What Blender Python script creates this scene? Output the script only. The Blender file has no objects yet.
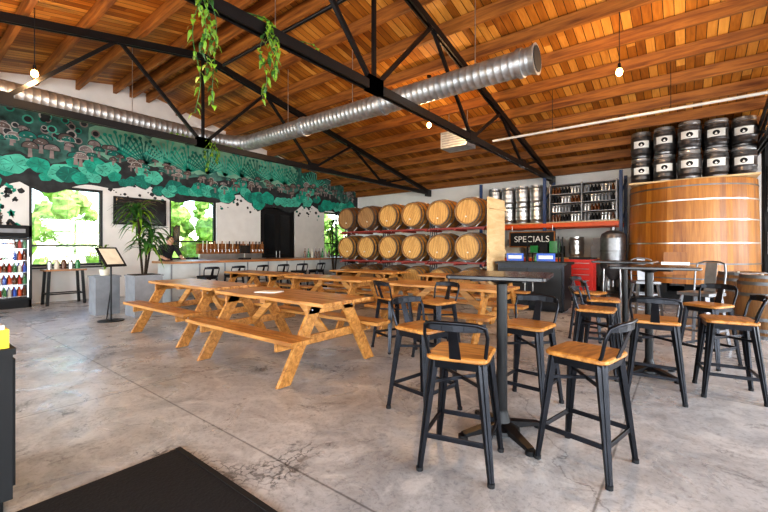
import bpy, math, random
from mathutils import Vector, Matrix, Euler
random.seed(7)
scene = bpy.context.scene
COL = scene.collection
F=387.6; H0=1.27
CA,SA=math.cos(math.radians(37.83)),math.sin(math.radians(37.83))

# ------------------------------------------------------------ materials
def new_mat(name):
    m=bpy.data.materials.new(name); m.use_nodes=True
    nt=m.node_tree; b=nt.nodes['Principled BSDF']
    return m,nt,b
def setc(b,c,r=.5,me=0.0):
    b.inputs['Base Color'].default_value=(*c,1); b.inputs['Roughness'].default_value=r; b.inputs['Metallic'].default_value=me
def plain(name,c,r=.5,me=0.0,var=.12,scale=6,bump=0.0,emit=0,ecol=None):
    m,nt,b=new_mat(name); setc(b,c,r,me)
    tc=nt.nodes.new('ShaderNodeTexCoord'); n=nt.nodes.new('ShaderNodeTexNoise'); n.inputs['Scale'].default_value=scale; n.inputs['Detail'].default_value=5
    nt.links.new(tc.outputs['Object'],n.inputs['Vector'])
    cr=nt.nodes.new('ShaderNodeValToRGB'); cr.color_ramp.elements[0].position=.3; cr.color_ramp.elements[1].position=.7
    cr.color_ramp.elements[0].color=(*[x*(1-var) for x in c],1); cr.color_ramp.elements[1].color=(*[min(1,x*(1+var)) for x in c],1)
    nt.links.new(n.outputs['Fac'],cr.inputs[0]); nt.links.new(cr.outputs[0],b.inputs['Base Color'])
    if bump:
        bp=nt.nodes.new('ShaderNodeBump'); bp.inputs['Strength'].default_value=bump; bp.inputs['Distance'].default_value=.01
        nt.links.new(n.outputs['Fac'],bp.inputs['Height']); nt.links.new(bp.outputs[0],b.inputs['Normal'])
    if emit:
        b.inputs['Emission Color'].default_value=(*(ecol or c),1); b.inputs['Emission Strength'].default_value=emit
    return m
def wood(name,c1,c2,sc=(2,25,25),r=.45,bump=.25):
    m,nt,b=new_mat(name); setc(b,c1,r)
    tc=nt.nodes.new('ShaderNodeTexCoord'); mp=nt.nodes.new('ShaderNodeMapping'); mp.inputs['Scale'].default_value=sc
    n=nt.nodes.new('ShaderNodeTexNoise'); n.inputs['Scale'].default_value=1.0; n.inputs['Detail'].default_value=8; n.inputs['Roughness'].default_value=.6; n.inputs['Distortion'].default_value=.6
    cr=nt.nodes.new('ShaderNodeValToRGB'); cr.color_ramp.elements[0].position=.32; cr.color_ramp.elements[1].position=.68
    cr.color_ramp.elements[0].color=(*c1,1); cr.color_ramp.elements[1].color=(*c2,1)
    L=nt.links.new
    L(tc.outputs['Object'],mp.inputs[0]); L(mp.outputs[0],n.inputs['Vector']); L(n.outputs['Fac'],cr.inputs[0]); L(cr.outputs[0],b.inputs['Base Color'])
    bp=nt.nodes.new('ShaderNodeBump'); bp.inputs['Strength'].default_value=bump; bp.inputs['Distance'].default_value=.004
    L(n.outputs['Fac'],bp.inputs['Height']); L(bp.outputs[0],b.inputs['Normal'])
    return m
def deck_mat():
    m,nt,b=new_mat('roof_deck_boards'); setc(b,(.5,.2,.05),.5); L=nt.links.new
    tc=nt.nodes.new('ShaderNodeTexCoord'); sp=nt.nodes.new('ShaderNodeSeparateXYZ'); L(tc.outputs['Object'],sp.inputs[0])
    def mth(op,a,bv=None):
        n=nt.nodes.new('ShaderNodeMath'); n.operation=op
        if isinstance(a,(int,float)): n.inputs[0].default_value=a
        else: L(a,n.inputs[0])
        if bv is not None:
            if isinstance(bv,(int,float)): n.inputs[1].default_value=bv
            else: L(bv,n.inputs[1])
        return n.outputs[0]
    q=mth('DIVIDE',sp.outputs['X'],.14); fl=mth('FLOOR',q); fr=mth('FRACT',q)
    off=mth('MULTIPLY',fl,1.37); yy=mth('FLOOR',mth('DIVIDE',mth('ADD',sp.outputs['Y'],off),2.6))
    cmb=nt.nodes.new('ShaderNodeCombineXYZ'); L(fl,cmb.inputs[0]); L(yy,cmb.inputs[1])
    wn=nt.nodes.new('ShaderNodeTexWhiteNoise'); L(cmb.outputs[0],wn.inputs['Vector'])
    mp=nt.nodes.new('ShaderNodeMapping'); mp.inputs['Scale'].default_value=(22,1.6,10); L(tc.outputs['Object'],mp.inputs[0])
    n=nt.nodes.new('ShaderNodeTexNoise'); n.inputs['Scale'].default_value=1; n.inputs['Detail'].default_value=7; n.inputs['Distortion'].default_value=.8; L(mp.outputs[0],n.inputs['Vector'])
    s=mth('ADD',mth('MULTIPLY',wn.outputs['Value'],.6),mth('MULTIPLY',n.outputs['Fac'],.5))
    cr=nt.nodes.new('ShaderNodeValToRGB'); e=cr.color_ramp.elements
    e[0].position=.12; e[0].color=(.13,.034,.004,1); e[1].position=.95; e[1].color=(.78,.39,.085,1)
    x=e.new(.5); x.color=(.42,.15,.016,1)
    L(s,cr.inputs[0])
    g=mth('GREATER_THAN',fr,.08)
    mx=nt.nodes.new('ShaderNodeMixRGB'); mx.blend_type='MIX'; L(g,mx.inputs[0]); mx.inputs[1].default_value=(.03,.009,.002,1); L(cr.outputs[0],mx.inputs[2])
    L(mx.outputs[0],b.inputs['Base Color'])
    return m
def concrete_mat():
    m,nt,b=new_mat('polished_concrete'); L=nt.links.new
    tc=nt.nodes.new('ShaderNodeTexCoord')
    def noise(s,d=8,di=0.0,r=.6):
        n=nt.nodes.new('ShaderNodeTexNoise'); n.inputs['Scale'].default_value=s; n.inputs['Detail'].default_value=d; n.inputs['Distortion'].default_value=di; n.inputs['Roughness'].default_value=r
        L(tc.outputs['Object'],n.inputs['Vector']); return n
    def ramp(inp,p0,c0,p1,c1):
        cr=nt.nodes.new('ShaderNodeValToRGB'); e=cr.color_ramp.elements; e[0].position=p0; e[0].color=c0; e[1].position=p1; e[1].color=c1; L(inp,cr.inputs[0]); return cr
    def mix(t,f,a,bb):
        mx=nt.nodes.new('ShaderNodeMixRGB'); mx.blend_type=t
        if isinstance(f,(int,float)): mx.inputs[0].default_value=f
        else: L(f,mx.inputs[0])
        L(a,mx.inputs[1])
        if isinstance(bb,tuple): mx.inputs[2].default_value=bb
        else: L(bb,mx.inputs[2])
        return mx.outputs[0]
    a=ramp(noise(.55,7,1.2).outputs['Fac'],.36,(.38,.385,.39,1),.64,(.62,.62,.61,1))
    c=ramp(noise(3.0,10,1.4,.72).outputs['Fac'],.38,(.50,.50,.51,1),.58,(1,1,1,1))
    d=ramp(noise(30,8,.5,.78).outputs['Fac'],.36,(.38,.38,.38,1),.5,(1,1,1,1))
    x=mix('MULTIPLY',.55,a.outputs[0],c.outputs[0]); x=mix('MULTIPLY',.55,x,d.outputs[0])
    p=ramp(noise(1.2,10,1.8,.7).outputs['Fac'],.53,(0,0,0,1),.64,(1,1,1,1))
    pm=nt.nodes.new('ShaderNodeMath'); pm.operation='MULTIPLY'; pm.inputs[1].default_value=.5; L(p.outputs[0],pm.inputs[0])
    x=mix('MIX',pm.outputs[0],x,(.70,.695,.67,1))
    st=ramp(noise(.9,12,2.4,.78).outputs['Fac'],.60,(1,1,1,1),.70,(.34,.34,.35,1)); x=mix('MULTIPLY',.7,x,st.outputs[0])
    dn=noise(1.6,6,0); 
    va=nt.nodes.new('ShaderNodeVectorMath'); va.operation='MULTIPLY_ADD'; L(dn.outputs['Color'],va.inputs[0]); va.inputs[1].default_value=(.9,.9,0); L(tc.outputs['Object'],va.inputs[2])
    vo=nt.nodes.new('ShaderNodeTexVoronoi'); vo.feature='DISTANCE_TO_EDGE'; vo.inputs['Scale'].default_value=.33; L(va.outputs[0],vo.inputs['Vector'])
    cr=ramp(vo.outputs['Distance'],.001,(.2,.2,.2,1),.004,(1,1,1,1))
    x=mix('MULTIPLY',.6,x,cr.outputs[0])
    vo2=nt.nodes.new('ShaderNodeTexVoronoi'); vo2.feature='DISTANCE_TO_EDGE'; vo2.inputs['Scale'].default_value=11; L(va.outputs[0],vo2.inputs['Vector'])
    cr2=ramp(vo2.outputs['Distance'],.01,(.16,.16,.16,1),.10,(1,1,1,1))
    msk=ramp(noise(.7,6,1.6,.65).outputs['Fac'],.56,(0,0,0,1),.64,(.85,.85,.85,1))
    x2=mix('MULTIPLY',msk.outputs[0],x,cr2.outputs[0])
    sp=nt.nodes.new('ShaderNodeSeparateXYZ'); L(tc.outputs['Object'],sp.inputs[0])
    for ax,off,per in (('X',.35,3.6),('Y',.25,2.9)):
        ad=nt.nodes.new('ShaderNodeMath'); ad.operation='ADD'; ad.inputs[1].default_value=off+36; L(sp.outputs[ax],ad.inputs[0])
        dv=nt.nodes.new('ShaderNodeMath'); dv.operation='PINGPONG'; dv.inputs[1].default_value=per/2; L(ad.outputs[0],dv.inputs[0])
        rr=ramp(dv.outputs[0],.003,(.3,.3,.3,1),.009,(1,1,1,1)); x2=mix('MULTIPLY',.85,x2,rr.outputs[0])
    L(x2,b.inputs['Base Color'])
    rn=noise(2.0,8,1,.65); rr=nt.nodes.new('ShaderNodeMapRange'); rr.inputs[1].default_value=.3; rr.inputs[2].default_value=.7; rr.inputs[3].default_value=.18; rr.inputs[4].default_value=.48
    L(rn.outputs['Fac'],rr.inputs[0]); L(rr.outputs[0],b.inputs['Roughness'])
    bp=nt.nodes.new('ShaderNodeBump'); bp.inputs['Strength'].default_value=.08; bp.inputs['Distance'].default_value=.01; L(noise(12,8).outputs['Fac'],bp.inputs['Height']); L(bp.outputs[0],b.inputs['Normal'])
    return m
def glass_mat(name,f=.1,tint=(1,1,1)):
    m=bpy.data.materials.new(name); m.use_nodes=True; nt=m.node_tree; nt.nodes.clear()
    o=nt.nodes.new('ShaderNodeOutputMaterial'); mx=nt.nodes.new('ShaderNodeMixShader'); t=nt.nodes.new('ShaderNodeBsdfTransparent'); g=nt.nodes.new('ShaderNodeBsdfGlossy')
    t.inputs[0].default_value=(*tint,1); g.inputs['Roughness'].default_value=.03; mx.inputs[0].default_value=f
    nt.links.new(t.outputs[0],mx.inputs[1]); nt.links.new(g.outputs[0],mx.inputs[2]); nt.links.new(mx.outputs[0],o.inputs[0]); return m

M={}
M['floor']=concrete_mat(); M['deck']=deck_mat()
M['joist']=wood('joist_timber',(.13,.038,.006),(.40,.155,.028),(1.2,14,14),.6)
M['white']=plain('white_painted_wall',(.78,.765,.74),.7,0,.05,3,.1)
M['black']=plain('black_steel',(.008,.008,.009),.4,.3,.2)
M['gun']=plain('gunmetal_steel',(.022,.023,.028),.30,.75,.25,9)
M['chair']=plain('grey_steel',(.20,.20,.21),.35,.8,.2,9)
M['blackmatte']=plain('matte_black',(.006,.006,.007),.75)
M['tabletop']=plain('dark_tabletop',(.020,.021,.026),.22,0,.2,12)
M['seat']=wood('stool_seat_wood',(.24,.085,.016),(.66,.31,.075),(4,30,30),.32)
M['picnic']=wood('picnic_pine',(.27,.10,.018),(.66,.33,.095),(2.2,26,26),.32)
M['oak']=wood('barrel_oak',(.27,.125,.025),(.52,.28,.075),(20,3,20),.5)
M['oakhead']=wood('barrel_head_oak',(.42,.21,.05),(.72,.44,.145),(22,4,2.5),.5)
M['oakdk']=wood('barrel_oak_dark',(.12,.055,.02),(.27,.14,.05),(20,3,20),.5)
M['oakheaddk']=wood('barrel_head_dark',(.20,.10,.035),(.38,.22,.09),(22,4,2.5),.5)
M['foeder1']=wood('foeder_wood_a',(.30,.105,.012),(.50,.205,.030),(18,18,1.2),.36)
M['foeder2']=wood('foeder_wood_b',(.22,.07,.008),(.38,.14,.018),(18,18,1.2),.36)
M['ply']=wood('plywood',(.58,.40,.20),(.76,.56,.32),(2,2,10),.6)
M['galv']=plain('galvanised_duct',(.46,.48,.49),.42,.8,.25,8)
M['hoop']=plain('galvanised_hoop',(.16,.16,.165),.42,.8,.2)
M['steel']=plain('stainless_steel',(.62,.62,.62),.28,.9,.15,5)
M['kegdark']=plain('dark_keg_steel',(.15,.145,.145),.3,.8,.5,5)
M['label']=plain('paper_label',(.78,.78,.74),.6)
M['pipe']=plain('white_conduit',(.58,.58,.56),.5,.2)
M['red']=plain('red_paint',(.50,.02,.012),.4)
M['rackred']=plain('rack_oxide_red',(.26,.035,.025),.5)
M['orange']=plain('orange_rack_paint',(.72,.10,.015),.45)
M['bluep']=plain('blue_rack_paint',(.02,.05,.14),.45)
M['bar']=plain('bar_front_white',(.52,.53,.52),.5,0,.1,4)
M['bartop']=wood('bar_top_wood',(.22,.08,.025),(.45,.2,.07),(25,2,25),.3)
M['grey']=plain('grey_planter',(.24,.25,.27),.6,0,.15,6,.2)
M['leaf']=plain('leaf_green',(.03,.11,.02),.45,0,.5,9)
M['leaf2']=plain('leaf_bright',(.18,.33,.03),.45,0,.4,12)
M['soil']=plain('potting_soil',(.03,.02,.012),.95)
M['tree']=plain('tree_foliage',(.30,.46,.10),.8,0,.6,5,.4)
M['grass']=plain('outside_grass',(.3,.42,.15),.9,0,.3,2)
M['glass']=glass_mat('window_glass',.06)
M['bulb']=plain('bulb_glow',(1,.6,.25),.4,emit=40,ecol=(1,.45,.12))
M['cool']=plain('fridge_led',(1,1,1),.4,emit=1.2,ecol=(.75,.88,1))
M['yellow']=plain('yellow_plastic',(.9,.62,.01),.4)
M['blue']=plain('blue_plastic',(.02,.10,.5),.4)
M['cream']=plain('cream_card',(.75,.7,.58),.6)
M['skin']=plain('skin',(.55,.32,.22),.5,0,.06)
M['hair']=plain('dark_hair',(.02,.014,.01),.6)
M['shirt']=plain('black_shirt',(.014,.014,.018),.85)
M['jeans']=plain('dark_jeans',(.03,.04,.08),.85)
M['screen']=plain('dark_screen',(.01,.012,.015),.12)
M['rubber']=plain('rubber_mat',(.006,.006,.007),.85,0,.3,60,.5)
M['bottle']=plain('amber_bottle',(.12,.04,.01),.15)
M['green']=plain('green_bottle',(.03,.2,.06),.15)
M['mur_dark']=plain('mural_charcoal',(.030,.034,.036),.75,0,.5,5)
M['mur_grey']=plain('mural_grey',(.055,.15,.125),.75,0,.8,3)
M['mur_brown']=plain('mural_brown_grey',(.15,.11,.095),.75,0,.35,6)
M['mur_brown2']=plain('mural_mauve_grey',(.27,.215,.20),.75,0,.3,6)
M['mur_pale']=plain('mural_pale_outline',(.50,.47,.43),.75)
M['mur_teal']=plain('mural_teal',(.012,.33,.23),.7,0,.35,5)
M['mur_teal2']=plain('mural_light_teal',(.09,.50,.36),.7,0,.3,5)
M['mur_deep']=plain('mural_deep_teal',(.008,.17,.13),.7,0,.3,5)
M['mur_sage']=plain('mural_sage',(.22,.46,.33),.7,0,.25,4)

# ------------------------------------------------------------ mesh builder
class B:
    def __init__(s): s.v=[];s.f=[];s.m=[];s.sm=[];s.mats=[];s.T=Matrix.Identity(4)
    def mi(s,m):
        m=M[m] if isinstance(m,str) else m
        if m not in s.mats: s.mats.append(m)
        return s.mats.index(m)
    def add(s,vs,fs,m,smooth=False):
        o=len(s.v); s.v+= [tuple(s.T@Vector(v)) for v in vs]; i=s.mi(m)
        for f in fs: s.f.append([o+k for k in f]); s.m.append(i); s.sm.append(smooth)
    def box(s,c,d,m,rot=None):
        hx,hy,hz=[k/2 for k in d]; R=Euler(rot).to_matrix() if rot else Matrix.Identity(3); c=Vector(c)
        vs=[c+R@Vector((x*hx,y*hy,z*hz)) for z in(-1,1) for x,y in((-1,-1),(1,-1),(1,1),(-1,1))]
        s.add(vs,[(3,2,1,0),(4,5,6,7),(0,1,5,4),(1,2,6,5),(2,3,7,6),(3,0,4,7)],m)
    def beam(s,p0,p1,w,h,m,up=(0,0,1),w1=None,h1=None):
        p0=Vector(p0);p1=Vector(p1); d=(p1-p0).normalized(); u=Vector(up)
        if abs(d.dot(u))>.98: u=Vector((1,0,0))
        a=d.cross(u).normalized(); b=a.cross(d).normalized(); w1=w1 or w; h1=h1 or h; vs=[]
        for p,ww,hh in((p0,w,h),(p1,w1,h1)):
            for x,y in((-1,-1),(1,-1),(1,1),(-1,1)): vs.append(p+a*x*ww/2+b*y*hh/2)
        s.add(vs,[(0,1,2,3),(7,6,5,4),(4,5,1,0),(5,6,2,1),(6,7,3,2),(7,4,0,3)],m)
    def rings(s,rs,m,caps=True,smooth=True):
        n=len(rs[0]); vs=[p for r in rs for p in r]; fs=[]
        for i in range(len(rs)-1):
            for k in range(n):
                a=i*n+k;b=i*n+(k+1)%n; fs.append((a,b,b+n,a+n))
        s.add(vs,fs,m,smooth)
        if caps:
            s.add(list(rs[0]),[tuple(range(n-1,-1,-1))],m); s.add(list(rs[-1]),[tuple(range(n))],m)
    def cyl(s,p0,p1,r0,m,r1=None,seg=14,caps=True):
        s.tube([p0,p1],r0,m,seg,[r0,r1 if r1 is not None else r0],caps)
    def tube(s,pts,r,m,seg=8,rad=None,caps=True,smooth=True):
        pts=[Vector(p) for p in pts]; rs=[]; a=None
        for i,p in enumerate(pts):
            d=(pts[min(i+1,len(pts)-1)]-pts[max(i-1,0)]).normalized()
            if a is None:
                u=Vector((0,0,1)) if abs(d.z)<.9 else Vector((1,0,0)); a=d.cross(u).normalized()
            a=(a-d*a.dot(d)).normalized(); b=d.cross(a); rr=rad[i] if rad else r
            rs.append([p+(a*math.cos(t)+b*math.sin(t))*rr for t in [2*math.pi*k/seg for k in range(seg)]])
        s.rings(rs,m,caps,smooth)
    def lathe(s,prof,m,seg=24,c=(0,0,0),R=None,smooth=True,mats=None):
        R=R or Matrix.Identity(3); c=Vector(c); n=seg
        ring=lambda r,z:[c+R@Vector((r*math.cos(2*math.pi*k/n),r*math.sin(2*math.pi*k/n),z)) for k in range(n)]
        for i in range(len(prof)-1):
            (r0,z0),(r1,z1)=prof[i],prof[i+1]; vs=ring(r0,z0)+ring(r1,z1)
            for k in range(n):
                mm=m if not mats else mats[k%len(mats)]
                if mats: s.add([vs[k],vs[(k+1)%n],vs[n+(k+1)%n],vs[n+k]],[(0,1,2,3)],mm,False)
            if not mats: s.add(vs,[(k,(k+1)%n,n+(k+1)%n,n+k) for k in range(n)],m,smooth)
    def ball(s,c,r,m,seg=12,rn=8):
        c=Vector(c); r=(r,r,r) if isinstance(r,(int,float)) else r; rs=[]
        for i in range(rn+1):
            t=math.pi*i/rn; t=min(max(t,.02),math.pi-.02)
            rs.append([c+Vector((r[0]*math.sin(t)*math.cos(2*math.pi*k/seg),r[1]*math.sin(t)*math.sin(2*math.pi*k/seg),-r[2]*math.cos(t))) for k in range(seg)])
        s.rings(rs,m,True,True)
    def mesh(s,name):
        me=bpy.data.meshes.new(name); me.from_pydata(s.v,[],s.f)
        for m in s.mats: me.materials.append(m)
        me.polygons.foreach_set('material_index',s.m); me.polygons.foreach_set('use_smooth',s.sm); me.update(); return me
    def done(s,name,loc=(0,0,0),rz=0,bevel=0):
        return inst(name,s.mesh(name),loc,rz,bevel)
def inst(name,me,loc=(0,0,0),rz=0,bevel=0,parent=None):
    o=bpy.data.objects.new(name,me); COL.objects.link(o); o.location=loc; o.rotation_euler=(0,0,math.radians(rz))
    if bevel:
        md=o.modifiers.new('bevel','BEVEL'); md.width=bevel; md.segments=2; md.limit_method='ANGLE'; md.angle_limit=math.radians(50)
    if parent: o.parent=parent
    return o
def W(u,d):  # planning helper: bearing + depth -> floor position
    t=(u-384)/F; return d*(t*CA-SA), d*(t*SA+CA)

XL,XR,YF,YB=-12.0,5.0,-5.2,13.5
RY=4.15
roof=lambda y:5.72-.2*abs(y-RY)

# ------------------------------------------------------------ shell
b=B(); b.box(((XL+XR)/2,(YF+YB)/2,-.05),(XR-XL+.4,YB-YF+.4,.1),'floor'); b.done('floor')
b=B()
for y0,y1 in((YF-.3,RY),(RY,YB+.3)):
    z0,z1=roof(y0),roof(y1); x0,x1=XL-.3,XR+.3; t=.12
    b.add([(x0,y0,z0),(x1,y0,z0),(x1,y1,z1),(x0,y1,z1),(x0,y0,z0+t),(x1,y0,z0+t),(x1,y1,z1+t),(x0,y1,z1+t)],[(3,2,1,0),(4,5,6,7),(0,1,5,4),(1,2,6,5),(2,3,7,6),(3,0,4,7)],'deck')
b.done('ceiling')
b=B(); k=0
ys=[RY+.4+.8*i for i in range(12)]+[RY-.4-.8*i for i in range(12)]
for y in ys:
    if YF<y<YB: b.box(((XL+XR)/2,y,roof(y)-.125),(XR-XL-.02,.075,.22),'joist')
b.box(((XL+XR)/2,RY,roof(RY)-.16),(XR-XL-.02,.1,.28),'joist')
b.done('ceiling_joists')

def gable_wall(name,x0,x1,openings,mat='white'):
    b=B(); cuts=sorted(set([YF-.2,RY,YB+.2]+[o[0] for o in openings]+[o[1] for o in openings]))
    def prism(y0,y1,za,zb0,zb1):
        b.add([(x0,y0,za),(x1,y0,za),(x1,y1,za),(x0,y1,za),(x0,y0,zb0),(x1,y0,zb0),(x1,y1,zb1),(x0,y1,zb1)],[(3,2,1,0),(4,5,6,7),(0,1,5,4),(1,2,6,5),(2,3,7,6),(3,0,4,7)],mat)
    for y0,y1 in zip(cuts,cuts[1:]):
        op=[o for o in openings if o[0]<=y0+1e-6 and o[1]>=y1-1e-6]
        if op:
            o=op[0]
            if o[2]>0: prism(y0,y1,0,o[2],o[2])
            prism(y0,y1,o[3],roof(y0)-.0,roof(y1)-.0)
        else: prism(y0,y1,0,roof(y0),roof(y1))
    return b.done(name)
LW=[(2.05,3.5,.85,2.8),(5.15,6.6,.95,2.83),(8.25,9.8,0.0,2.82),(11.35,12.95,.95,2.83)]
gable_wall('wall_left',XL-.2,XL,LW)
RW=[(-3.8,-.4,0,3.1),(.8,4.2,0,3.1),(5.4,8.8,0,3.1),(10,12.6,.8,3.0)]
gable_wall('wall_right',XR,XR+.2,RW)
b=B(); b.box(((XL+XR)/2,YB+.1,roof(YB)/2),(XR-XL,.2,roof(YB)),'white'); b.done('wall_back')
b=B(); FO=[(-10.5,-7.5),(-6.3,-3.3),(-1.8,1.2),(2,4.5)]; xs=[XL]+[v for o in FO for v in o]+[XR]; hz=roof(YF)  # unseen front wall, openings added to let light in
for i in range(0,len(xs),2): b.box(((xs[i]+xs[i+1])/2,YF-.1,hz/2),(xs[i+1]-xs[i],.2,hz),'white')
for o in FO: b.box(((o[0]+o[1])/2,YF-.1,(3.1+hz)/2),(o[1]-o[0],.2,hz-3.1),'white')
b.done('wall_front')
b=B(); b.box(((XL+XR)/2,YB-.012,.06),(XR-XL,.02,.12),'grey'); b.done('baseboard_back')

def window(n,x,y0,y1,z0,z1,rows,cols,blind=False):
    b=B(); w=.06
    b.box((x,y0+w/2,(z0+z1)/2),(.1,w,z1-z0),'black'); b.box((x,y1-w/2,(z0+z1)/2),(.1,w,z1-z0),'black')
    b.box((x,(y0+y1)/2,z0+w/2),(.1,y1-y0-2*w,w),'black'); b.box((x,(y0+y1)/2,z1-w/2),(.1,y1-y0-2*w,w),'black')
    for i in range(1,cols): b.box((x,y0+(y1-y0)*i/cols,(z0+z1)/2),(.06,.04,z1-z0-2*w),'black')
    for z in rows: b.box((x,(y0+y1)/2,z),(.06,y1-y0-2*w,.04),'black')
    b.box((x,(y0+y1)/2,(z0+z1)/2),(.012,y1-y0-2*w,z1-z0-2*w),'screen' if blind else 'glass')
    b.done('window_%d'%n)
window(1,XL-.1,*LW[0],[1.35],1); window(2,XL-.1,*LW[1],[1.5],1); window(3,XL-.1,*LW[3],[1.5],2)
b=B()
for o in LW[:2]+LW[3:]: b.box((XL+.05,(o[0]+o[1])/2,o[2]-.03),(.1,o[1]-o[0]+.1,.035),'black')
b.done('trim_1')
b=B(); y0,y1,z1=8.26,9.79,2.81; x=XL-.1
for yy in(y0+.04,y1-.04): b.box((x,yy,z1/2),(.12,.08,z1),'black')
b.box((x,(y0+y1)/2,z1-.04),(.12,y1-y0-.16,.08),'black')
for i in(0,1):
    ya=y0+.08+i*(y1-y0-.16)/2; yb=ya+(y1-y0-.16)/2
    b.box((x,(ya+yb)/2,z1/2-.03),(.05,yb-ya-.01,z1-.1),'blackmatte'); b.box((x+.03,(ya+yb)/2,1.8),(.012,yb-ya-.25,1.5),'screen')
    b.cyl((x+.07,yb-.08 if i==0 else ya+.08,.95),(x+.07,yb-.08 if i==0 else ya+.08,1.2),.012,'steel')
b.done('door_1')
for i,o in enumerate(RW):
    b=B(); x=XR+.1
    for yy in(o[0]+.04,(o[0]+o[1])/2,o[1]-.04): b.box((x,yy,(o[2]+o[3])/2),(.06,.08,o[3]-o[2]),'black')
    for j in range(5): b.box((x,(o[0]+o[1])/2,o[2]+.04+(o[3]-o[2]-.08)*j/4),(.05,o[1]-o[0]-.1,.07),'black')
    b.done('window_%d'%(4+i))

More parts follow.
